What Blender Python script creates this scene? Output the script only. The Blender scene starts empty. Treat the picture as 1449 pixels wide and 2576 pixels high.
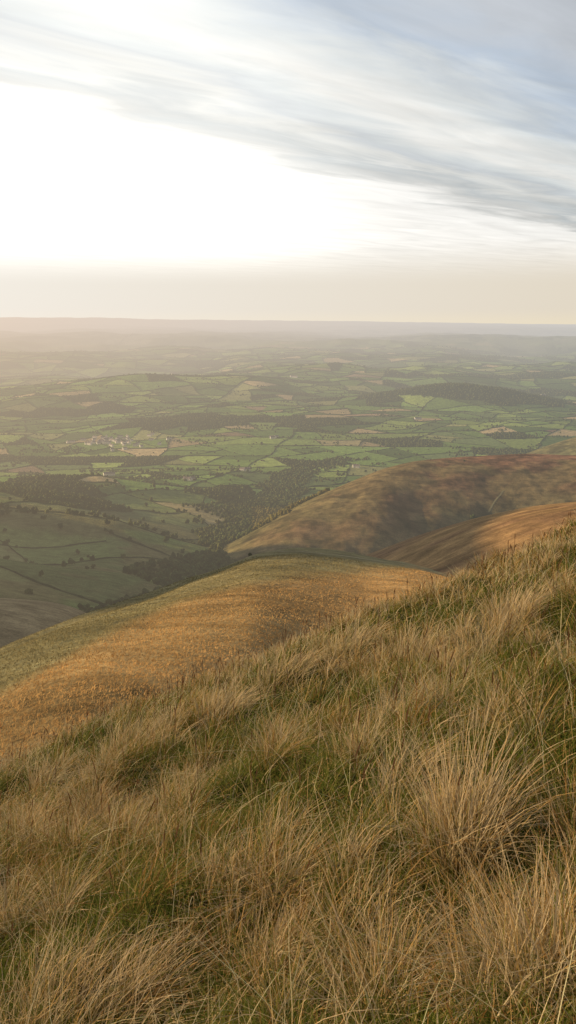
import bpy, bmesh, math, numpy as np, time
from mathutils import Vector, Euler
T0=time.time()
rng=np.random.default_rng(7)
sc=bpy.context.scene
sc.view_settings.view_transform='Standard'
try: sc.view_settings.look='None'
except: pass
sc.view_settings.exposure=0
PITCH=math.radians(13.3); FPX=2022.0
cp,sp=math.cos(PITCH),math.sin(PITCH)
def ray(u,v):
    r=(u-724.5)/FPX; d=(v-1288)/FPX
    return np.array([r, cp-d*sp, -sp-d*cp])
def azT(u,v):
    x,y,z=ray(u,v); h=math.hypot(x,y); return math.atan2(x,y), z/h
SUN_AZ=math.radians(-80); SUN_EL=math.radians(16)
# ---------------- numpy noise
def _h(ix,iy,seed):
    n=(ix.astype(np.int64)*374761393+iy.astype(np.int64)*668265263+seed*982451653)&0xffffffff
    n=((n^(n>>13))*1274126177)&0xffffffff
    n=(n^(n>>16))&0xffffffff
    return n/4294967295.0
def vn(x,y,seed=0):
    ix=np.floor(x);iy=np.floor(y);fx=x-ix;fy=y-iy
    fx=fx*fx*fx*(fx*(fx*6-15)+10);fy=fy*fy*fy*(fy*(fy*6-15)+10)
    a=_h(ix,iy,seed);b=_h(ix+1,iy,seed);c=_h(ix,iy+1,seed);d=_h(ix+1,iy+1,seed)
    return (a*(1-fx)+b*fx)*(1-fy)+(c*(1-fx)+d*fx)*fy
def fbm(x,y,seed=0,o=4):
    s=0;a=.5;t=0
    for i in range(o):
        s=s+a*vn(x+i*17.3,y-i*9.1,seed+i);t+=a;a*=.5;x=x*2.03;y=y*2.03
    return s/t-.5
def ss(a,b,x):
    t=np.clip((x-a)/(b-a),0,1);return t*t*(3-2*t)
# ---------------- terrain layers
def layer(pts):
    A=[];
    for u,v,r in pts:
        a,T=azT(u,v);A.append((a,T,r))
    A=np.array(A); g=np.linspace(A[0,0],A[-1,0],600)
    T=np.interp(g,A[:,0],A[:,1]);R=np.exp(np.interp(g,A[:,0],np.log(A[:,2])))
    k=np.hanning(25);k/=k.sum()
    def sm(q): return np.convolve(np.pad(q,12,mode='edge'),k,'valid')
    return g,sm(T),sm(R)
L1=layer([(-500,1800,120),(-150,1690,150),(0,1635,185),(120,1585,225),(240,1538,280),(380,1497,350),(480,1457,410),(560,1430,460),(640,1395,520),(740,1378,590),(850,1386,620),(930,1400,620),(1050,1425,560),(1200,1470,480),(1449,1500,400),(2000,1500,300)])
L2=layer([(-500,1900,900),(700,1500,950),(850,1425,930),(930,1392,900),(1000,1366,870),(1050,1347,850),(1130,1322,820),(1200,1302,800),(1330,1274,760),(1449,1262,720),(1800,1230,650),(2200,1220,500)])
L3=layer([(-500,1700,1500),(450,1440,1500),(560,1375,1510),(620,1345,1520),(680,1308,1560),(740,1276,1600),(800,1247,1650),(870,1217,1700),(960,1180,1760),(1040,1160,1820),(1150,1150,1880),(1250,1145,1930),(1320,1141,1950),(1449,1146,1950),(1800,1130,1900),(2200,1120,1800)])
L4=layer([(-600,1480,620),(-100,1498,640),(0,1504,650),(100,1511,660),(160,1520,670),(210,1536,680),(250,1565,690),(300,1620,690),(500,1800,690),(2000,1900,690)])
L5=layer([(0,1300,3000),(1150,1190,3000),(1250,1165,3000),(1320,1142,3000),(1380,1120,3050),(1449,1098,3100),(1600,1070,3100),(2200,1060,3000)])
LAY=[(L1,4.2e-5,1.1e-3,1),(L2,2.2e-4,1.2e-3,2),(L3,6.0e-4,1.0e-3,3),(L4,7e-4,2e-3,4),(L5,4e-4,1e-3,5)]
SXY=np.array([(-60,300),(-175,760),(-150,1030),(-130,1300),(-135,1640),(-80,2200),(60,2750),(500,3300)])
def streamx(y): return np.interp(y,SXY[:,1],SXY[:,0])+18*np.sin(y/70.)+12*np.sin(y/31.)
CRX=-1420.
def H(x,y):
    x=np.asarray(x,float);y=np.asarray(y,float)
    r=np.hypot(x,y)+1e-6;az=np.arctan2(x,y)
    z=np.interp(r,[0,300,800,1050,1650,2300],[-120,-190,-298,-350,-440,-500])
    dl=np.maximum(0,streamx(y)-x-40)
    z=z+ (1-ss(1900,2900,r))*(1-np.exp(-dl/380.))*115
    z=z+ss(700,1300,r)*(1-ss(2000,3000,r))*ss(20,220,abs(x-streamx(y)))*(fbm(x/330.,y/330.,11,4)*70+16*np.sin((y+.5*x)/95.+2*fbm(x/400.,y/400.,14,2))*ss(0,250,dl))
    z=z+ss(3300,6000,r)*fbm(x/1700.,y/1700.,21,4)*270
    z=z+ss(2400,4000,r)*fbm(x/600.,y/600.,23,3)*44
    z=z+ss(8000,15000,r)*fbm(x/4200.,y/3000.,31,4)*520
    z=z+125*np.exp(-((x-1150)/520)**2-((y-5150)/330)**2)
    z=z+130*np.exp(-((x+1000)/900)**2-((y-5900)/450)**2)
    z=z+90*np.exp(-((x-200)/700)**2-((y-7600)/450)**2)
    aL,TL=azT(0,798);aR,TR=azT(1449,819)
    Tf=np.interp(az,[aL,azT(250,799)[0],azT(420,804)[0],azT(900,808)[0],aR],[TL,azT(250,799)[1],azT(420,804)[1],azT(900,808)[1],TR])
    rr=np.minimum(r,42000)
    zf=rr*Tf+fbm(az*60,r/9000.,41,4)*60
    k=.35*ss(6000,20000,r)+.65*ss(14000,42000,r);z=z*(1-k)+zf*k
    dx=(x-CRX)  # unseen ridge left of view, added and shaped to shade spur and valley
    ye=np.where(y<0,(-y)*.6,np.where(y>1250,(y-1250)*1.1,0))
    m=np.exp(-((dx/350.)**2)-((ye/420.)**2))
    z=z*(1-m)+m*(322+fbm(x/200.,y/200.,71,4)*40)
    lay=np.zeros(x.shape,int)
    lay[m>.04]=6
    for (g,T,R),cn,cf,idx in LAY:
        Ti=np.interp(az,g,T);Ri=np.interp(az,g,R)
        d=r-Ri
        q=Ti*Ri+Ti*d-np.where(d<0,cn,cf)*d*d
        if idx==1: q=q-11*np.exp(-r/32.)
        amp={1:9.*np.clip(r/220.,.05,1),2:12.,3:30.,4:7.,5:20.}[idx]
        q=q+fbm(x/(Ri*.2),y/(Ri*.2),50+idx,5)*amp*.55*ss(.01,.3,abs(d)/Ri+.04)
        if idx==3:
            q=q-7*np.exp(-((az-.2-(d/9000.))/.025)**2)*ss(50,400,-d)-4*np.exp(-((az-.1-(d/7000.))/.02)**2)*ss(50,300,-d)
            q=q+fbm(x/70.,y/70.,58,4)*9*ss(20,200,abs(d))
        q=np.where(abs(az)>1.1,-1e5,q)
        up=q>z
        kk=1.5+.003*Ri
        hh=np.clip(.5+.5*(q-z)/kk,0,1)
        z=z*(1-hh)+q*hh+kk*hh*(1-hh)
        lay[up]=idx
    yp=np.maximum(y,0);yn=np.minimum(y,0)
    xn=np.clip(x,-12,0)
    kz=-1.62+.43*60*np.tanh(x/60.)-.010*xn*xn-.19*yp-.0086*yp*yp-80*np.tanh(yn*.15/80)
    kz=kz+(fbm(x/3.0,y/3.0,5,3)*.62+fbm(x/.7,y/.7,8,2)*.36)*np.clip(r/1.5,0,1)*np.exp(-r/120)
    up=(kz>z)|(r<14)
    hh=np.clip(.5+.5*(kz-z)/2.,0,1)
    z=np.where(r<14,kz,z*(1-hh)+kz*hh+2*hh*(1-hh)*ss(14,20,r))
    lay[up]=7
    return z,lay
# ---------------- mesh helper
def mkmesh(name,V,F,cols=None,mat=None,smooth=False,coll=None):
    me=bpy.data.meshes.new(name)
    V=np.asarray(V,np.float32);F=np.asarray(F,np.int32)
    n,k=F.shape
    me.vertices.add(len(V));me.vertices.foreach_set('co',V.ravel())
    me.loops.add(n*k);me.loops.foreach_set('vertex_index',F.ravel())
    me.polygons.add(n);me.polygons.foreach_set('loop_start',np.arange(0,n*k,k,dtype=np.int32))
    try: me.polygons.foreach_set('loop_total',np.full(n,k,np.int32))
    except Exception: pass
    me.update(calc_edges=True)
    if cols is not None:
        a=me.color_attributes.new('Col','FLOAT_COLOR','POINT')
        c=np.ones((len(V),4),np.float32);c[:,:3]=cols;a.data.foreach_set('color',c.ravel())
    if smooth: me.polygons.foreach_set('use_smooth',np.ones(n,bool))
    o=bpy.data.objects.new(name,me);sc.collection.objects.link(o)
    if mat: me.materials.append(mat)
    return o
# ---------------- node helpers
class NT:
    def __init__(s,nt): s.nt=nt
    def n(s,t,**k):
        q=s.nt.nodes.new(t)
        for a,b in k.items(): setattr(q,a,b)
        return q
    def set(s,sock,v):
        if hasattr(v,'is_output') : s.nt.links.new(v,sock)
        else: sock.default_value=v
    def m(s,op,a,b=0.,c=0.,clamp=False):
        q=s.n('ShaderNodeMath',operation=op);q.use_clamp=clamp
        s.set(q.inputs[0],a);s.set(q.inputs[1],b);s.set(q.inputs[2],c);return q.outputs[0]
    def v(s,op,a,b=(0,0,0),sc=None):
        q=s.n('ShaderNodeVectorMath',operation=op)
        s.set(q.inputs[0],a);s.set(q.inputs[1],b)
        if sc is not None: s.set(q.inputs['Scale'],sc)
        return q.outputs['Value'] if op in('DOT_PRODUCT','LENGTH') else q.outputs[0]
    def xyz(s,x,y,z=0.):
        q=s.n('ShaderNodeCombineXYZ');s.set(q.inputs[0],x);s.set(q.inputs[1],y);s.set(q.inputs[2],z);return q.outputs[0]
    def sep(s,v):
        q=s.n('ShaderNodeSeparateXYZ');s.set(q.inputs[0],v);return q.outputs
    def noise(s,vec,scale=1.,detail=4.,rough=.5,dist=0.):
        q=s.n('ShaderNodeTexNoise');s.set(q.inputs['Vector'],vec);q.inputs['Scale'].default_value=scale
        q.inputs['Detail'].default_value=detail;q.inputs['Roughness'].default_value=rough;q.inputs['Distortion'].default_value=dist
        return q.outputs['Fac']
    def mr(s,v,a,b,c,d,sm=False):
        q=s.n('ShaderNodeMapRange');q.interpolation_type='SMOOTHSTEP' if sm else 'LINEAR'
        s.set(q.inputs[0],v)
        for i,k in enumerate((a,b,c,d)): s.set(q.inputs[1+i],k)
        return q.outputs[0]
    def mix(s,f,a,b,bt='MIX'):
        q=s.n('ShaderNodeMix',data_type='RGBA',blend_type=bt)
        s.set(q.inputs[0],f);s.set(q.inputs[6],a if hasattr(a,'is_output') else (*a,1));s.set(q.inputs[7],b if hasattr(b,'is_output') else (*b,1))
        return q.outputs[2]
    def ramp(s,f,st):
        q=s.n('ShaderNodeValToRGB');s.set(q.inputs[0],f);e=q.color_ramp.elements
        while len(e)<len(st): e.new(.5)
        for i,(p,c) in enumerate(st): e[i].position=p;e[i].color=(*c,1)
        return q.outputs[0]
# aerial haze painted as emission into materials, by world position, not by viewer
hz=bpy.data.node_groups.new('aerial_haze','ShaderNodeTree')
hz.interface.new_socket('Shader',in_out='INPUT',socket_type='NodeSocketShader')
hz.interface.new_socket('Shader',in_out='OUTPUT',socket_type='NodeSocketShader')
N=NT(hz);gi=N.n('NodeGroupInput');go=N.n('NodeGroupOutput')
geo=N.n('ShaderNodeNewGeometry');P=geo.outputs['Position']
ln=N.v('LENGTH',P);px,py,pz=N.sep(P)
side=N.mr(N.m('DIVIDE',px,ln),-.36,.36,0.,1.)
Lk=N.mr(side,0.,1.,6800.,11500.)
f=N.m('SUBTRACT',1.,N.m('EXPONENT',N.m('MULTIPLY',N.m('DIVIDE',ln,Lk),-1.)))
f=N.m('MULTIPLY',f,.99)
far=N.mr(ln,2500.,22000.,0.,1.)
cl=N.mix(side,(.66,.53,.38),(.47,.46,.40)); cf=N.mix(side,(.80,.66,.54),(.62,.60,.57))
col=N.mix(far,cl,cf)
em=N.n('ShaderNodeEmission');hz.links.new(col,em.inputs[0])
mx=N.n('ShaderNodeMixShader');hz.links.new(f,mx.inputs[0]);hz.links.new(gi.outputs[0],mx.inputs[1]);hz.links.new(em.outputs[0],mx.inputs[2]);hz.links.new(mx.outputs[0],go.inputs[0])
def newmat(name):
    m=bpy.data.materials.new(name);m.use_nodes=True;m.node_tree.nodes.clear();return m,NT(m.node_tree)
def finish(N,sh,haze=True):
    out=N.n('ShaderNodeOutputMaterial')
    if haze:
        g=N.n('ShaderNodeGroup');g.node_tree=hz;N.nt.links.new(sh,g.inputs[0]);sh=g.outputs[0]
    N.nt.links.new(sh,out.inputs[0])
# terrain material
mt,N=newmat('hill_ground')
at=N.n('ShaderNodeAttribute',attribute_name='Col')
P=N.n('ShaderNodeNewGeometry').outputs['Position']
n1=N.noise(P,.7,6.,.78); n2=N.noise(P,.05,6.,.72)
rot=N.n('ShaderNodeMapping');N.set(rot.inputs[0],P);rot.inputs['Rotation'].default_value=(0,0,math.radians(35));rot.inputs['Scale'].default_value=(.03,.16,.02)
n3=N.noise(rot.outputs[0],1.,6.,.72,.6)
k=N.m('MULTIPLY',N.mr(n1,.3,.7,.55,1.45),N.mr(n2,.3,.7,.6,1.4))
k=N.m('MULTIPLY',k,N.mr(n3,.3,.7,.74,1.26))
c=N.v('SCALE',at.outputs['Color'],sc=k)
bs=N.n('ShaderNodeBsdfDiffuse');N.nt.links.new(c,bs.inputs[0])
bp=N.n('ShaderNodeBump');bp.inputs['Strength'].default_value=1.;bp.inputs['Distance'].default_value=.7
N.nt.links.new(N.m('ADD',N.m('ADD',n1,N.m('MULTIPLY',n2,4.)),N.m('MULTIPLY',n3,2.5)),bp.inputs['Height']);N.nt.links.new(bp.outputs[0],bs.inputs['Normal'])
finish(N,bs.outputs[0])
def attrmat(name,haze,var=.3,scale=.3,transl=0.):
    m,N=newmat(name);at=N.n('ShaderNodeAttribute',attribute_name='Col')
    c=at.outputs['Color']
    if var:
        P=N.n('ShaderNodeNewGeometry').outputs['Position']
        c=N.v('SCALE',c,sc=N.mr(N.noise(P,scale,2.),.3,.7,1-var,1+var))
    b=N.n('ShaderNodeBsdfDiffuse');N.nt.links.new(c,b.inputs[0]);sh=b.outputs[0]
    if transl:
        t=N.n('ShaderNodeBsdfTranslucent');N.nt.links.new(c,t.inputs[0]);q=N.n('ShaderNodeMixShader');q.inputs[0].default_value=transl
        N.nt.links.new(sh,q.inputs[1]);N.nt.links.new(t.outputs[0],q.inputs[2]);sh=q.outputs[0]
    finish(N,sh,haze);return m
M_tree=attrmat('tree_foliage',True,.45,.25)
M_hedge=attrmat('hedge_foliage',True,.4,.15)
M_path=attrmat('path_gravel',True,.2,.5)
M_grass=attrmat('moor_grass',False,0.,6.,.38)
# ---------------- terrain grid
azs=np.concatenate([np.radians(np.arange(-180,-31,4.)),np.radians(np.linspace(-30,30,800)),np.radians(np.arange(34,180,4.))])
rs=np.concatenate([np.geomspace(.25,20,130),np.geomspace(20,100,51)[1:],np.geomspace(100,1000,200)[1:],np.geomspace(1000,12000,400)[1:],np.geomspace(12000,60000,130)[1:]])
A,R=np.meshgrid(azs,rs);X=(R*np.sin(A)).ravel();Y=(R*np.cos(A)).ravel()
Z,LY=H(X,Y);Rr=R.ravel();Az=A.ravel()
nA=len(azs);nR=len(rs)
NP=240000
pr=np.exp(rng.uniform(math.log(800),math.log(13000),NP));pa=rng.uniform(-.5,.5,NP)
tx=pr*np.sin(pa);ty=pr*np.cos(pa)
tz,tl=H(tx,ty)
def warp(x,y): return 170*fbm(x/700.,y/700.,91,3),170*fbm(x/700.,y/700.,95,3)
def toq(x,y): a,b=warp(x,y);return x+a,y+b
def top(qx,qy):
    x,y=qx.copy(),qy.copy()
    for _ in range(6):
        a,b=warp(x,y);x=qx-a;y=qy-b
    return x,y
vi=np.where((Rr>650)&(Rr<16000)&(abs(Az)<.56))[0]
qx1,qy1=toq(X[vi],Y[vi]);qx2,qy2=toq(tx,ty)
QX=np.concatenate([qx1,qx2]);QY=np.concatenate([qy1,qy2])
cell=np.zeros(len(QX),int);cells=[];cuts=[]
def split(poly,idx,depth):
    P=np.array(poly);xs,ys=P[:,0],P[:,1]
    area=.5*abs(np.dot(xs,np.roll(ys,-1))-np.dot(ys,np.roll(xs,-1)))
    c=P.mean(0);r=math.hypot(*c)
    tgt=29000*max(1,(r/4200.))**1.2*(1.4 if r<1900 else 1)
    if len(idx)==0 or area<tgt*rng.uniform(.5,2.1) or depth>22:
        cells.append((c,area));cell[idx]=len(cells)-1;return
    d=P-c;cov=d.T@d;w,vv=np.linalg.eigh(cov);ax=vv[:,1]
    ang=rng.normal(0,.2);ca,sa=math.cos(ang),math.sin(ang);nrm=np.array([ca*ax[0]-sa*ax[1],sa*ax[0]+ca*ax[1]])
    pj=P@nrm;t=pj.min()+(pj.max()-pj.min())*rng.uniform(.34,.66)
    a=[];b=[];ip=[]
    for i in range(len(P)):
        p0,p1=P[i],P[(i+1)%len(P)];s0,s1=p0@nrm-t,p1@nrm-t
        (a if s0<0 else b).append(tuple(p0))
        if (s0<0)!=(s1<0):
            q=p0+(p1-p0)*(s0/(s0-s1));a.append(tuple(q));b.append(tuple(q));ip.append(q)
    if len(ip)==2: cuts.append((ip[0],ip[1]))
    if len(idx): 
        m=QX[idx]*nrm[0]+QY[idx]*nrm[1]<t;split(a,idx[m],depth+1);split(b,idx[~m],depth+1)
split([(-9000,300),(9000,300),(9000,16500),(-9000,16500)],np.arange(len(QX)),0)
nc=len(cells);C=np.array([c[0] for c in cells])
pal=np.array([(.10,.16,.045),(.14,.22,.055),(.18,.28,.07),(.26,.34,.09),(.13,.18,.065),(.29,.30,.12),(.48,.37,.20),(.32,.23,.15)])
pi=rng.choice(8,nc,p=[.15,.2,.22,.18,.09,.08,.06,.02])
cc=pal[pi]*rng.uniform(.8,1.35,(nc,1))
wn=fbm(C[:,0]/1000.,C[:,1]/500.,77,3)
wood=(wn>.195)|(rng.random(nc)<.045)
wood|=(((C[:,0]-1150)/650)**2+((C[:,1]-5150)/380)**2)<1
rC=np.hypot(C[:,0],C[:,1])
wood&=rC>1700
wood|=(((C[:,0]+640)/230)**2+((C[:,1]-1850)/120)**2)<1
wood|=(((C[:,0]+900)/520)**2+((C[:,1]-3000)/90)**2)<1
rw=(1-ss(1700,2500,rC))[:,None]*.6
cc=cc*(1-rw)+np.array([.15,.16,.07])*rng.uniform(.75,1.3,(nc,1))*rw
def gpt(u,v,z=-490):
    d=ray(u,v);k=z/d[2];return d[0]*k,d[1]*k
for (u,v,col) in [(600,1112,(.26,.36,.09)),(700,1108,(.24,.33,.09)),(860,1108,(.40,.34,.17)),(1100,1057,(.48,.35,.2)),(960,1050,(.45,.31,.2)),(560,930,(.55,.44,.22)),(500,945,(.55,.42,.22)),(1380,1085,(.30,.19,.15)),(1160,915,(.5,.38,.22)),(620,952,(.46,.36,.22)),(150,1112,(.32,.33,.13)),(250,1190,(.22,.3,.08)),(120,1195,(.22,.3,.08)),(620,1165,(.20,.31,.07)),(900,1165,(.20,.31,.08)),(560,1230,(.15,.22,.07)),(680,1185,(.19,.28,.07)),(450,1180,(.19,.28,.07)),(1000,1165,(.20,.30,.08)),(450,1130,(.17,.25,.07)),(540,1050,(.2,.28,.08)),(640,1070,(.22,.3,.09)),(1250,1060,(.17,.24,.08)),(1350,1050,(.2,.27,.09))]:
    x,y=gpt(u,v);a,b=toq(np.array([x]),np.array([y]));j=np.argmin((C[:,0]-a)**2+(C[:,1]-b)**2);cc[j]=col;wood[j]=False
cv=cell[:len(vi)];ct=cell[len(vi):]
# ---------------- terrain colours
col=np.zeros((len(X),3))+np.array([.17,.19,.09])
fn=fbm(X/900.,Y/1500.,61,4);fn2=fbm(X/330.,Y/600.,60,4)
col+= (fn[:,None]*.24)+np.where(fn2>.05,-.10,.03)[:,None]
gcol=cc[cv].copy();gcol[wood[cv]]=(.04,.055,.025)
fd=ss(11500,15500,Rr[vi])[:,None];col[vi]=gcol*(1-fd)+col[vi]*fd
rg=(LY==0)&(Rr<2600)
nn=fbm(X/110.,Y/110.,62,4)
olive=np.array([.15,.155,.065]);brn=np.array([.22,.155,.08])
w=(ss(-.05,.10,nn)*(1-ss(1300,2300,Rr)))[:,None]*.8
col=np.where(rg[:,None],col*(1-w)+(olive*.5+brn*.5)*w,col)
sl=rg&(abs(X-streamx(Y))<3)&(Rr<1400);col[sl]=(.34,.31,.26)
n5=fbm(X/40.,Y/40.,63,4)[:,None];n6=fbm(X/260.,Y/260.,64,4)[:,None];n8=fbm(X/14.,Y/14.,68,4)[:,None]
gold=np.array([.54,.35,.155]);gold2=np.array([.44,.31,.145]);shade1=np.array([.27,.265,.145])  # last tone: muted olive, painted as shade on the upper spur
shade_edge=[(0,1750),(300,1590),(450,1522),(620,1482),(850,1450),(1050,1430)]  # border of the shade painted on the spur
Tb=np.interp(Az,[azT(u,v)[0] for u,v in shade_edge],[azT(u,v)[1] for u,v in shade_edge])
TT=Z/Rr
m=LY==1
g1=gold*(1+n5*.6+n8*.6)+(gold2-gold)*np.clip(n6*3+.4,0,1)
wshade=ss(-.008,.012,TT-Tb+n5[:,0]*.03)[:,None]*.8  # shadow strip put into the vertex colour towards the spur skyline
c1=g1*(1-wshade)+shade1*(1+n5*.5+n8*.4)*wshade
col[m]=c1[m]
red=np.array([.25,.13,.075]);br=np.array([.22,.16,.075]);gr=np.array([.16,.165,.06])
c3=red*(1+n5*1.4+n8*1.3);k3=np.clip(n6*5+n5*3+.35,0,1);c3=c3*(1-k3)+br*(1+n8*1.2)*k3
lowk=ss(-290,-410,Z+n5[:,0]*80)[:,None];c3=c3*(1-lowk*.75)+gr*(1+n5+n8)*lowk*.75
dk=ss(.10,.2,fbm(X/60.,Y/60.,69,4))[:,None];c3=c3*(1-.4*dk)
for L in (3,5): col[LY==L]=c3[LY==L]
c2=np.array([.40,.25,.11])*(1+n5*.9+n8*.8);k2=np.clip(n6*5+n5*3+.4,0,1);c2=c2*(1-k2)+np.array([.27,.16,.08])*(1+n8)*k2
col[LY==2]=c2[LY==2]
col[LY==4]=(np.array([.33,.26,.15])*(1+n5*.6+n8*.4))[LY==4]
col[LY==6]=(.14,.13,.07)
n7=fbm(X/1.3,Y/1.3,65,3)[:,None]
kn=LY==7;kf=ss(9,16,Rr)[:,None]
cK=np.array([.09,.09,.03])*(1+n7)*(1-kf)+gold*.9*(1+n7*.6)*kf
col[kn]=cK[kn]
col=np.clip(col,.015,.8)
V=np.stack([X,Y,Z],1)
z0=float(H(np.array([0.]),np.array([0.]))[0][0])
V=np.vstack([V,[[0,0,z0]]]);col=np.vstack([col,[[.1,.09,.04]]])
ii,jj=np.meshgrid(np.arange(nR-1),np.arange(nA),indexing='ij');j2=(jj+1)%nA
F=np.stack([ii*nA+jj,(ii)*nA+j2,(ii+1)*nA+j2,(ii+1)*nA+jj],-1).reshape(-1,4)[:,::-1]
capj=np.arange(0,nA,2);cap=np.stack([np.full(len(capj),len(V)-1),capj%nA,(capj+1)%nA,(capj+2)%nA],1)[:,::-1]
F=np.vstack([F,cap])
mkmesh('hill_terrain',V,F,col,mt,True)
print('terrain',time.time()-T0)
# ---------------- footpaths
def far_hit(u,v,r0,r1):
    d=ray(u,v);t=np.linspace(r0,r1,6000);z,_=H(d[0]*t,d[1]*t);k=np.argmax(d[2]*t<z);return np.array([d[0]*t[k],d[1]*t[k]])
def path(pts,r0,r1,w,c):
    P=np.array([far_hit(u,v,r0,r1) for u,v in pts]);s=np.linspace(0,len(P)-1,40*(len(P)-1))
    x=np.interp(s,np.arange(len(P)),P[:,0]);y=np.interp(s,np.arange(len(P)),P[:,1])
    k=np.hanning(61);k/=k.sum();x=np.convolve(np.pad(x,30,mode='edge'),k,'valid');y=np.convolve(np.pad(y,30,mode='edge'),k,'valid')
    dx=np.gradient(x);dy=np.gradient(y);q=np.hypot(dx,dy)+1e-6;nx,ny=-dy/q,dx/q
    a=np.stack([x-nx*w/2,y-ny*w/2],1);b=np.stack([x+nx*w/2,y+ny*w/2],1)
    za=H(a[:,0],a[:,1])[0]+.4;zb=H(b[:,0],b[:,1])[0]+.4
    V=np.stack([np.column_stack([a,za]),np.column_stack([b,zb])],1).reshape(-1,3);i=np.arange(len(x)-1)*2
    mkmesh('footpath',V,np.stack([i,i+1,i+3,i+2],1),np.full((len(V),3),1.)*np.array(c),M_path)
path([(640,1424),(700,1408),(760,1398),(830,1398),(900,1408),(980,1420)],380,640,3.4,(.52,.44,.30))
path([(1268,1232),(1252,1252),(1238,1272),(1228,1290)],1300,2100,3.,(.30,.26,.14))
# ---------------- hedges
segs=[]
for a,b in cuts:
    L=np.linalg.norm(b-a);c=(a+b)/2;r=math.hypot(*c)
    if abs(c[0])>.5*c[1]+500 or r>12500 or rng.random()<.08 or (r<1700 and rng.random()<.4): continue
    n=max(2,int(L/max(14,r*.006)));t=np.linspace(0,1,n+1)
    segs.append((a[0]+(b[0]-a[0])*t,a[1]+(b[1]-a[1])*t,np.full(n+1,rng.uniform(.7,1.3))))
sid=np.concatenate([np.full(len(s[0]),i) for i,s in enumerate(segs)])
hwv=np.concatenate([s[2] for s in segs])
x,y=top(np.concatenate([s[0] for s in segs]),np.concatenate([s[1] for s in segs]));z,l=H(x,y)
r=np.hypot(x,y);dx=np.gradient(x);dy=np.gradient(y);q=np.hypot(dx,dy)+1e-6;nx,ny=-dy/q,dx/q
wd=np.maximum(1.8,r*.00055)*rng.uniform(.6,1.4,len(x))*hwv;ht=np.maximum(2.2,r*.00065)*rng.uniform(.5,1.5,len(x))*hwv
HV=np.stack([np.stack([x-nx*wd,y-ny*wd,z-1],1),np.stack([x,y,z+ht],1),np.stack([x+nx*wd,y+ny*wd,z-1],1)],1).reshape(-1,3)
ok=(sid[1:]==sid[:-1])&(l[1:]==0)&(l[:-1]==0);k=np.where(ok)[0]*3
HF=np.vstack([np.stack([k,k+3,k+4,k+1],1),np.stack([k+1,k+4,k+5,k+2],1)])
hc=np.array([.045,.062,.025])*rng.uniform(.7,1.4,(len(HV),1))
mkmesh('hedgerow',HV,HF,hc,M_hedge)
s=(rng.random(len(x))<.18)&(l==0)
hx=x[s]+rng.normal(0,2,s.sum());hy=y[s]+rng.normal(0,2,s.sum());hzv=z[s]
# ---------------- distant trees
vx,vy=gpt(295,1103)
ds=abs(tx-streamx(ty))
dens=np.clip((pr/2600.)**2,.0,1)
keep=(tl==0)&wood[ct]&(rng.random(NP)<np.clip(dens*1.1,0,1)*np.where(pr>7000,.5,1))
cor=fbm(tx/120.,ty/120.,66,3)
keep|=(tl==0)&(pr<3000)&(pr>780)&(ds<30+130*np.clip(cor+.08,0,1)+ss(1200,2200,pr)*30)&(rng.random(NP)<np.clip(dens*1.4,.03,1)*.8)
clump=fbm(tx/170.,ty/80.,67,3)>.17
keep|=(tl==0)&(pr>1500)&(pr<6000)&clump&(rng.random(NP)<dens*.3)
keep|=(tl==0)&(pr>900)&(rng.random(NP)<np.clip(dens,0,.6)*.010)
ub=(tx/ty);keep|=(tl!=1)&(tl!=2)&(pr>1480)&(pr<2050)&(ub>-.08)&(ub<.055)&(tz<-345+cor*60)&(rng.random(NP)<dens*.9)
keep|=(tl==3)&(tz<-330)&(cor>.08)&(rng.random(NP)<.03)
keep&=~((np.hypot((tx-vx)/170,(ty-vy)/230)<1)&(rng.random(NP)<.85))
TX=np.concatenate([tx[keep],hx]);TY=np.concatenate([ty[keep],hy]);TZ=np.concatenate([tz[keep],hzv])
print('trees',len(TX),len(hx))
def ico(sub):
    bm=bmesh.new();bmesh.ops.create_icosphere(bm,subdivisions=sub,radius=1);v=np.array([q.co[:] for q in bm.verts]);f=np.array([[w.index for w in q.verts] for q in bm.faces]);bm.free();return v,f
I1=ico(1);I2=ico(2)
def blobs(x,y,z,rad,hgt,colr,tpl,jit):
    v,f=tpl;n=len(x);a=rng.uniform(0,6.28,n);ca,sa=np.cos(a),np.sin(a)
    B=v[None]*(1+rng.normal(0,jit,(n,len(v),1)))
    bx=B[...,0]*ca[:,None]-B[...,1]*sa[:,None];by=B[...,0]*sa[:,None]+B[...,1]*ca[:,None]
    V=np.stack([x[:,None]+bx*rad[:,None],y[:,None]+by*rad[:,None],z[:,None]+B[...,2]*hgt[:,None]],-1).reshape(-1,3)
    Fo=(f[None]+(np.arange(n)*len(v))[:,None,None]).reshape(-1,3)
    c=(colr[:,None,:]*rng.uniform(.7,1.3,(n,len(v),1))).reshape(-1,3)
    return V,Fo,c
rT=np.hypot(TX,TY)
tc=np.array([.055,.075,.028])*rng.uniform(.65,1.5,(len(TX),1))+np.array([.03,.012,0])*rng.random((len(TX),1))
toe=(TX/TY>-.045)&(TX/TY<.06)&(rT<2050)&(rT>1480);tc[toe]=tc[toe]*.8+np.array([.085,.055,.015])
parts=[];off=0
near=rT<2400
rad=rng.uniform(2.4,5.,len(TX));rad=np.maximum(rad,rT*.00085*rng.uniform(.6,1.5,len(TX)))
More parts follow.
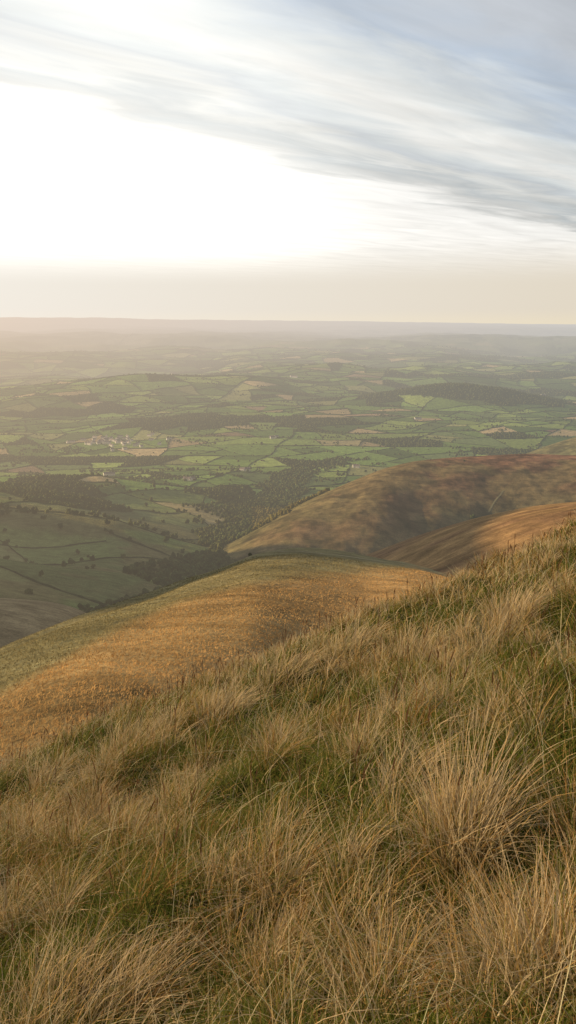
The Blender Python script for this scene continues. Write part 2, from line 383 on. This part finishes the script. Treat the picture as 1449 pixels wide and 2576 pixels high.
for lobe in range(4):
    s=np.where(near)[0];o=rng.normal(0,.6,(len(s),2))*rad[s,None]*(lobe>0)
    parts.append(blobs(TX[s]+o[:,0],TY[s]+o[:,1],TZ[s]+rad[s]*(.9+.3*rng.normal(0,1,len(s))),rad[s]*(.85 if lobe==0 else .55),rad[s]*(1.0 if lobe==0 else .6),tc[s]*(1 if lobe==0 else rng.uniform(.7,1.4)),I2 if lobe==0 else I1,.22))
s=np.where(~near)[0];parts.append(blobs(TX[s],TY[s],TZ[s]+rad[s]*.6,rad[s]*1.05,rad[s]*.95,tc[s],I1,.25))
V=[];F=[];Cc=[]
for v,f,c in parts: V.append(v);F.append(f+off);Cc.append(c);off+=len(v)
mkmesh('distant_woodland',np.vstack(V),np.vstack(F),np.vstack(Cc),M_tree)
print('woods',time.time()-T0,sum(len(f) for f in F))
# ---------------- lone hawthorn on the spur
def thorn(u,v,rr,hh):
    a,T=azT(u,v);x=rr*math.sin(a);y=rr*math.cos(a);z=float(H(np.array([x]),np.array([y]))[0][0])
    V=[];F=[];Cl=[]
    def cone(p,q,r0,r1):
        p=np.array(p,float);q=np.array(q,float);b=len(V)
        for c,rad in ((p,r0),(q,r1)):
            for i in range(6): V.append(c+np.array([math.cos(i*1.047)*rad,math.sin(i*1.047)*rad,0]));Cl.append((.09,.07,.05))
        for i in range(6):
            j=(i+1)%6;F.append((b+i,b+j,b+6+j));F.append((b+i,b+6+j,b+6+i))
    cone((0,0,-.5),(.1,0,hh*.4),.25,.16)
    for i in range(7):
        a=i*.9;cone((.1,0,hh*.35),(math.cos(a)*hh*.3,math.sin(a)*hh*.3,hh*rng.uniform(.6,.85)),.12,.04)
    for i in range(900):
        d=rng.normal(0,1,3);d/=np.linalg.norm(d);d*=rng.uniform(.6,1)*np.array([.48,.48,.36])*hh
        c=d+np.array([0,0,hh*.66]);b=len(V);e=rng.normal(0,.2,(3,3));k=rng.uniform(.6,1.4)
        for w in e: V.append(c+w);Cl.append((.07*k,.09*k,.035*k))
        F.append((b,b+1,b+2))
    o=mkmesh('hawthorn_tree',np.array(V),np.array(F),np.array(Cl),M_tree);o.location=(x,y,z)
thorn(629,1392,530,2.8)
thorn(1165,1226,1750,5.)
# ---------------- houses
mw,N=newmat('house_render');b=N.n('ShaderNodeBsdfDiffuse');P=N.n('ShaderNodeNewGeometry').outputs['Position']
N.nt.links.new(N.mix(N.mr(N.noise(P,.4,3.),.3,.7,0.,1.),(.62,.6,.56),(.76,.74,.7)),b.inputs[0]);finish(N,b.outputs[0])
mr_,N=newmat('house_slate');b=N.n('ShaderNodeBsdfDiffuse');P=N.n('ShaderNodeNewGeometry').outputs['Position']
N.nt.links.new(N.mix(N.mr(N.noise(P,.5,3.),.3,.7,0.,1.),(.18,.16,.17),(.32,.25,.23)),b.inputs[0]);finish(N,b.outputs[0])
mg,N=newmat('window_glass');b=N.n('ShaderNodeBsdfDiffuse');b.inputs[0].default_value=(.04,.05,.06,1);finish(N,b.outputs[0])
def house(x,y,L,W,Hh,rot):
    bm=bmesh.new()
    def box(x0,x1,y0,y1,z0,z1,mi):
        vs=[bm.verts.new((a,b_,c)) for a in(x0,x1) for b_ in(y0,y1) for c in(z0,z1)]
        for q in ((0,1,3,2),(4,6,7,5),(0,4,5,1),(2,3,7,6),(0,2,6,4),(1,5,7,3)):
            f=bm.faces.new([vs[i] for i in q]);f.material_index=mi
    box(-L/2,L/2,-W/2,W/2,-3,Hh,0)
    e=.5;r=W*.42
    v=[bm.verts.new(p) for p in [(-L/2-e,-W/2-e,Hh+.02),(L/2+e,-W/2-e,Hh+.02),(L/2+e,W/2+e,Hh+.02),(-L/2-e,W/2+e,Hh+.02),(-L/2-e,0,Hh+r),(L/2+e,0,Hh+r)]]
    for q,mi in (((0,1,5,4),1),((2,3,4,5),1),((0,4,3),0),((1,2,5),0)):
        f=bm.faces.new([v[i] for i in q]);f.material_index=mi
    box(L/2-1.6,L/2-.4,-.5,.5,Hh+r*.6,Hh+r+1.2,0)
    for i in range(3):
        xx=-L/2+L*(i+.5)/3
        for zz in (1.,3.4):
            box(xx-.5,xx+.5,-W/2-.04,-W/2+.02,zz,zz+1.2,2)
            box(xx-.5,xx+.5,W/2-.02,W/2+.04,zz,zz+1.2,2)
    me=bpy.data.meshes.new('stone_house');bm.to_mesh(me);bm.free()
    for m_ in (mw,mr_,mg): me.materials.append(m_)
    o=bpy.data.objects.new('stone_house',me);sc.collection.objects.link(o)
    z=float(H(np.array([x]),np.array([y]))[0][0]);o.location=(x,y,z);o.rotation_euler=(0,0,rot)
for i in range(60):
    house(vx+rng.normal(0,95),vy+rng.normal(0,100),rng.uniform(13,24),rng.uniform(8,11),rng.uniform(6,9),rng.uniform(0,3.1))
for u,v,n in [(612,1181,4),(478,1217,3),(430,936,5),(692,1100,3),(275,1198,3),(900,1170,2),(1365,988,3),(1050,1055,2),(740,965,3),(1150,1000,2)]:
    for i in range(n):
        x,y=gpt(u+rng.uniform(-9,9),v+rng.uniform(-2,2));s=max(1,math.hypot(x,y)/4500)
        house(x,y,rng.uniform(16,28)*s,11*s,7*s,rng.uniform(-.5,.5))
# ---------------- foreground grass
def blades(x,y,L,lean,w,c0,c1,seg,pw=.65):
    n=len(x);z,_=H(x,y);z=z-.02
    t=np.linspace(0,1,seg+1)[None,:]
    lm=np.hypot(lean[:,0],lean[:,1])[:,None]
    up=L[:,None]*(t-.42*np.clip(lm,0,1.5)*t*t)
    kx=lean[:,0:1]*L[:,None]*(t**1.8);ky=lean[:,1:2]*L[:,None]*(t**1.8)
    wob=rng.normal(0,.03,(n,2));
    cx=x[:,None]+kx+wob[:,:1]*np.sin(t*5)*L[:,None];cy=y[:,None]+ky+wob[:,1:]*np.sin(t*4+1)*L[:,None];cz=z[:,None]+up
    a=rng.uniform(-1.4,.2,n);wx=np.cos(a)[:,None];wy=np.sin(a)[:,None]
    hw=w[:,None]*.58*(1-.85*t**1.6)
    A_=np.stack([cx-wx*hw,cy-wy*hw,cz],-1);B_=np.stack([cx+wx*hw,cy+wy*hw,cz],-1)
    V=np.stack([A_,B_],2).reshape(-1,3)
    base=(np.arange(n)*(2*(seg+1)))[:,None]+np.arange(seg)[None]*2
    F=np.stack([base,base+1,base+3,base+2],-1).reshape(-1,4)
    tt=np.repeat(t[0],2)[None,:,None]**pw
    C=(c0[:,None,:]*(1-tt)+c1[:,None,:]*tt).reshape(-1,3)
    return V,F,C
G=[]
straw=np.array([.88,.70,.46]);goldg=np.array([.76,.50,.22]);green=np.array([.16,.21,.04]);olv=np.array([.33,.31,.09]);rust=np.array([.46,.23,.08])
def pick(n,p):
    k=rng.choice(5,n,p=p);return np.array([straw,goldg,green,olv,rust])[k]*rng.uniform(.7,1.15,(n,1))
def zone(x,y): return fbm(x/.9,y/1.2,81,3)*1.6
def sample(n,y0,y1,pw=1.):
    r=(rng.uniform(y0**(2-pw),y1**(2-pw),n))**(1/(2-pw));u=rng.uniform(-.5,.5,n);return r*u,r
for n,y0,y1,wm,ls,seg in [(100000,.9,6,.0038,.72,3),(80000,5,24,.0038,.95,2)]:
    x,y=sample(n,y0,y1,1.25);r=np.hypot(x,y);zz=zone(x,y);d=ss(4,14,r)
    s=rng.random(n)<np.clip(.06+zz*1.0+.42*d,.03,.9)
    L=rng.uniform(.07,.27,n)*ls*np.where(s,1.1,.9)
    lean=rng.normal(0,.75,(n,2))+np.array([.08,-.05])
    w=np.maximum(wm,r*.0008)*rng.uniform(.6,1.3,n)*np.where(s,.9,1.2)
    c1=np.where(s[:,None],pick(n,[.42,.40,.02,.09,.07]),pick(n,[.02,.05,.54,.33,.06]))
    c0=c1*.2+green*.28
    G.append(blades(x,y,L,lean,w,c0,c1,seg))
def tussock(cx,cy,nb,R0,L0,wm,colp,wind,seg=4,rad=.75):
    a=rng.uniform(0,6.28,nb);q=np.sqrt(rng.random(nb))
    x=cx+np.cos(a)*q*R0;y=cy+np.sin(a)*q*R0
    L=L0*rng.uniform(.4,1.1,nb)
    lean=np.stack([np.cos(a)*q,np.sin(a)*q],1)*rad+rng.normal(0,.22,(nb,2))+np.array(wind)
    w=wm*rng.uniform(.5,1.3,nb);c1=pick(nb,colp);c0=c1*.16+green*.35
    return blades(x,y,L,lean,w,c0,c1,seg,.85)
n=1050;x,y=sample(n,1.6,24,1.15)
for i in range(n):
    r=math.hypot(x[i],y[i]);zz=float(zone(x[i:i+1],y[i:i+1])[0])
    if zz<.0 and rng.random()<.8-.4*min(1,r/16): continue
    nb=int(np.interp(r,[1,4,12,26],[150,140,95,70])*rng.uniform(.5,1.4));st=rng.random()
    cp_=[.66,.26,.01,.05,.02] if st<.55 else ([.22,.33,.14,.23,.08] if st<.82 else [.1,.25,.12,.23,.30])
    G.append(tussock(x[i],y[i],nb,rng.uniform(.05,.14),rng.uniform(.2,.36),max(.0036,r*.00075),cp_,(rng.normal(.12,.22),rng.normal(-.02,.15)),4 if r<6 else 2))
def hit(u,v):
    d=ray(u,v);t=np.linspace(.5,40,4000);z,_=H(d[0]*t,d[1]*t);k=np.argmax(d[2]*t<z);return d[0]*t[k],d[1]*t[k]
for u,v,L0,nb,R0,wx in [(1165,2150,.50,420,.12,.08),(1390,2480,.44,260,.12,.0),(1300,2420,.40,130,.10,-.35),(180,2590,.34,420,.2,.35),(60,2590,.34,240,.16,.2),(330,2590,.32,240,.15,.4),(680,2440,.28,220,.08,.3),(1010,1980,.32,200,.12,.3),(1240,1640,.45,300,.25,.25),(720,1700,.40,300,.3,.35),(560,1800,.38,300,.25,.3),(990,1830,.36,220,.15,.3),(150,2330,.32,120,.06,.1),(1300,1560,.42,300,.25,.3),(1050,1660,.42,260,.2,.3),(880,1640,.42,260,.25,.3),(560,2250,.30,130,.08,.3),(330,1880,.4,300,.3,.3),(120,1980,.34,240,.18,.3),(700,2120,.28,110,.07,.3),(870,2200,.32,110,.07,.2)]:
    x0,y0=hit(u,v);r=math.hypot(x0,y0)
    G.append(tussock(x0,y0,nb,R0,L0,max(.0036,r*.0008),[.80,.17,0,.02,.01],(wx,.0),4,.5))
n=4500;x,y=sample(n,1.3,14,1.2);r=np.hypot(x,y)
G.append(blades(x,y,rng.uniform(.2,.42,n),rng.normal(0,.75,(n,2))+np.array([.15,0]),np.maximum(.0032,r*.0007),pick(n,[.2,.3,.2,.3,0]),np.clip(pick(n,[.9,.1,0,0,0])*1.1,0,.88),5))
# shaggy grass on the golden spur
n=130000;r=np.exp(rng.uniform(math.log(15),math.log(330),n));a=rng.uniform(-.42,.42,n);x=r*np.sin(a);y=r*np.cos(a)
z,l=H(x,y);k=((l==1)|(l==7));x,y,r,z,a=x[k],y[k],r[k],z[k],a[k];n=len(x)
TTb=np.interp(a,[azT(u,v)[0] for u,v in shade_edge],[azT(u,v)[1] for u,v in shade_edge]);wshade_=ss(-.008,.012,z/r-TTb)[:,None]*.8  # same painted shade strip carried into the spur blades
cg=(gold*1.3*(1-wshade_)+shade1*1.1*wshade_)*rng.uniform(.8,1.2,(n,1))*(1+fbm(x/14.,y/5.,83,3)*.8)[:,None]
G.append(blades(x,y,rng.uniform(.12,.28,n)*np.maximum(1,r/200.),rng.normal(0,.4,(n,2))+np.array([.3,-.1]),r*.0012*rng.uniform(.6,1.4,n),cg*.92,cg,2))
V=[];F=[];Cc=[];off=0
for v,f,c in G: V.append(v);F.append(f+off);Cc.append(c);off+=len(v)
V=np.vstack(V);F=np.vstack(F);Cc=np.clip(np.vstack(Cc),.005,.88);print('grass faces',len(F))
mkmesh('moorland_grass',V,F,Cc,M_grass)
n=650;x,y=sample(n,2.5,18,1.0);z,_=H(x,y)
r=np.hypot(x,y);w=np.maximum(.002,r*.0006);L=rng.uniform(.24,.42,n);lx=rng.normal(.05,.12,n)*L;ly=rng.normal(0,.1,n)*L
hw=np.maximum(.006,r*.001)
lv=[(0,0,w),(.8,.8,w*.8),(.84,.84,hw),(.93,.93,hw*.9),(1,1,w*.4)]
VV=[]
for a,b,ww in lv:
    VV.append(np.stack([x+lx*a*a-ww/2,y+ly*a,z+L*b],1));VV.append(np.stack([x+lx*a*a+ww/2,y+ly*a,z+L*b],1))
VV=np.stack(VV,1).reshape(-1,3);base=(np.arange(n)*10)[:,None]+np.arange(4)[None]*2
mkmesh('rush_seedheads',VV,np.stack([base,base+1,base+3,base+2],-1).reshape(-1,4),np.array([.22,.11,.055])*rng.uniform(.6,1.5,(len(VV),1)),M_grass)
# ---------------- sun
sd=bpy.data.lights.new('sun','SUN');sd.energy=5.;sd.angle=math.radians(.6);sd.color=(1.,.73,.41)
so=bpy.data.objects.new('sun',sd);sc.collection.objects.link(so)
sdir=Vector((math.sin(SUN_AZ)*math.cos(SUN_EL),math.cos(SUN_AZ)*math.cos(SUN_EL),math.sin(SUN_EL)))
so.rotation_euler=sdir.to_track_quat('Z','Y').to_euler()
# ---------------- sky
wd=bpy.data.worlds.new('World');sc.world=wd;wd.use_nodes=True;wd.node_tree.nodes.clear();N=NT(wd.node_tree)
D=N.n('ShaderNodeTexCoord').outputs['Generated'];D=N.v('NORMALIZE',D)
dx,dy,dz=N.sep(D)
zc=N.m('MAXIMUM',dz,.04)
ppx=N.m('DIVIDE',dx,zc);ppy=N.m('DIVIDE',dy,zc)
s_=N.m('ADD',N.m('MULTIPLY',ppx,-.669),N.m('MULTIPLY',ppy,.743))
t_=N.m('ADD',N.m('MULTIPLY',ppx,.743),N.m('MULTIPLY',ppy,.669))
w1=N.noise(N.xyz(N.m('MULTIPLY',s_,.9),N.m('MULTIPLY',t_,.36),3.),1.,3.,.5)
w2=N.noise(N.xyz(N.m('MULTIPLY',s_,2.6),N.m('MULTIPLY',t_,.7),7.),1.,5.,.55,.6)
s1=N.m('SUBTRACT',s_,N.m('MULTIPLY',N.m('MINIMUM',t_,10.),.15))
s2=N.m('ADD',s1,N.m('ADD',N.m('MULTIPLY',N.m('SUBTRACT',w1,.5),1.0),N.m('MULTIPLY',N.m('SUBTRACT',w2,.5),1.2)))
rc=N.ramp(N.m('DIVIDE',s2,6.),[(0,(.48,.51,.56)),(.20,(.56,.59,.63)),(.27,(.49,.56,.65)),(.33,(.70,.73,.73)),(.39,(.84,.83,.79)),(.435,(.65,.68,.68)),(.465,(.56,.59,.61)),(.50,(.71,.71,.68)),(.535,(.52,.545,.55)),(.57,(.62,.62,.60)),(.61,(.92,.90,.86)),(.80,(.96,.93,.88))])
w3=N.noise(N.xyz(N.m('MULTIPLY',s_,3.5),N.m('MULTIPLY',t_,.9),1.),1.,5.,.55,.5)
rc=N.v('SCALE',rc,sc=N.mr(w3,.3,.7,.89,1.11))
g=ray(230,540);g=g/np.linalg.norm(g)
dt=N.v('DOT_PRODUCT',D,tuple(g))
glow=N.mr(dt,.935,1.,0.,1.,True);glow2=N.mr(dt,.84,1.,0.,1.,True)
rc=N.v('ADD',rc,N.v('SCALE',(1.,.96,.87),sc=N.m('ADD',N.m('MULTIPLY',glow,.30),N.m('MULTIPLY',glow2,.11))))
sidew=N.mr(dx,-.35,.35,0.,1.)
hc_=N.mix(sidew,(.93,.87,.79),(.78,.70,.58))
hf=N.mr(dz,.04,.10,1.,0.,True);
rc=N.mix(hf,rc,hc_)
hb=N.mr(dz,-.005,.018,1.,0.,True)
rc=N.mix(N.m('MULTIPLY',hb,.7),rc,N.mix(sidew,(.99,.90,.78),(.88,.77,.56)))
bk=N.mr(dy,-.4,.75,.24,1.,True);rc=N.v('SCALE',rc,sc=bk)
sk=N.n('ShaderNodeTexSky');sk.sky_type='NISHITA';sk.sun_disc=False;sk.sun_elevation=SUN_EL;sk.sun_rotation=SUN_AZ;sk.altitude=600
out=N.mix(.93,sk.outputs[0],N.v('SCALE',rc,sc=10.))
bg=N.n('ShaderNodeBackground');bg.inputs[1].default_value=.1;N.nt.links.new(out,bg.inputs[0])
wo=N.n('ShaderNodeOutputWorld');N.nt.links.new(bg.outputs[0],wo.inputs[0])
# ---------------- camera
cd=bpy.data.cameras.new('camera');cam=bpy.data.objects.new('camera',cd);sc.collection.objects.link(cam)
cd.sensor_fit='VERTICAL';cd.sensor_height=24;cd.lens=24*FPX/2576;cd.clip_start=.05;cd.clip_end=200000
cam.rotation_euler=(math.pi/2-PITCH,0,0);cam.location=(0,0,0);sc.camera=cam
print('done',time.time()-T0,z0)
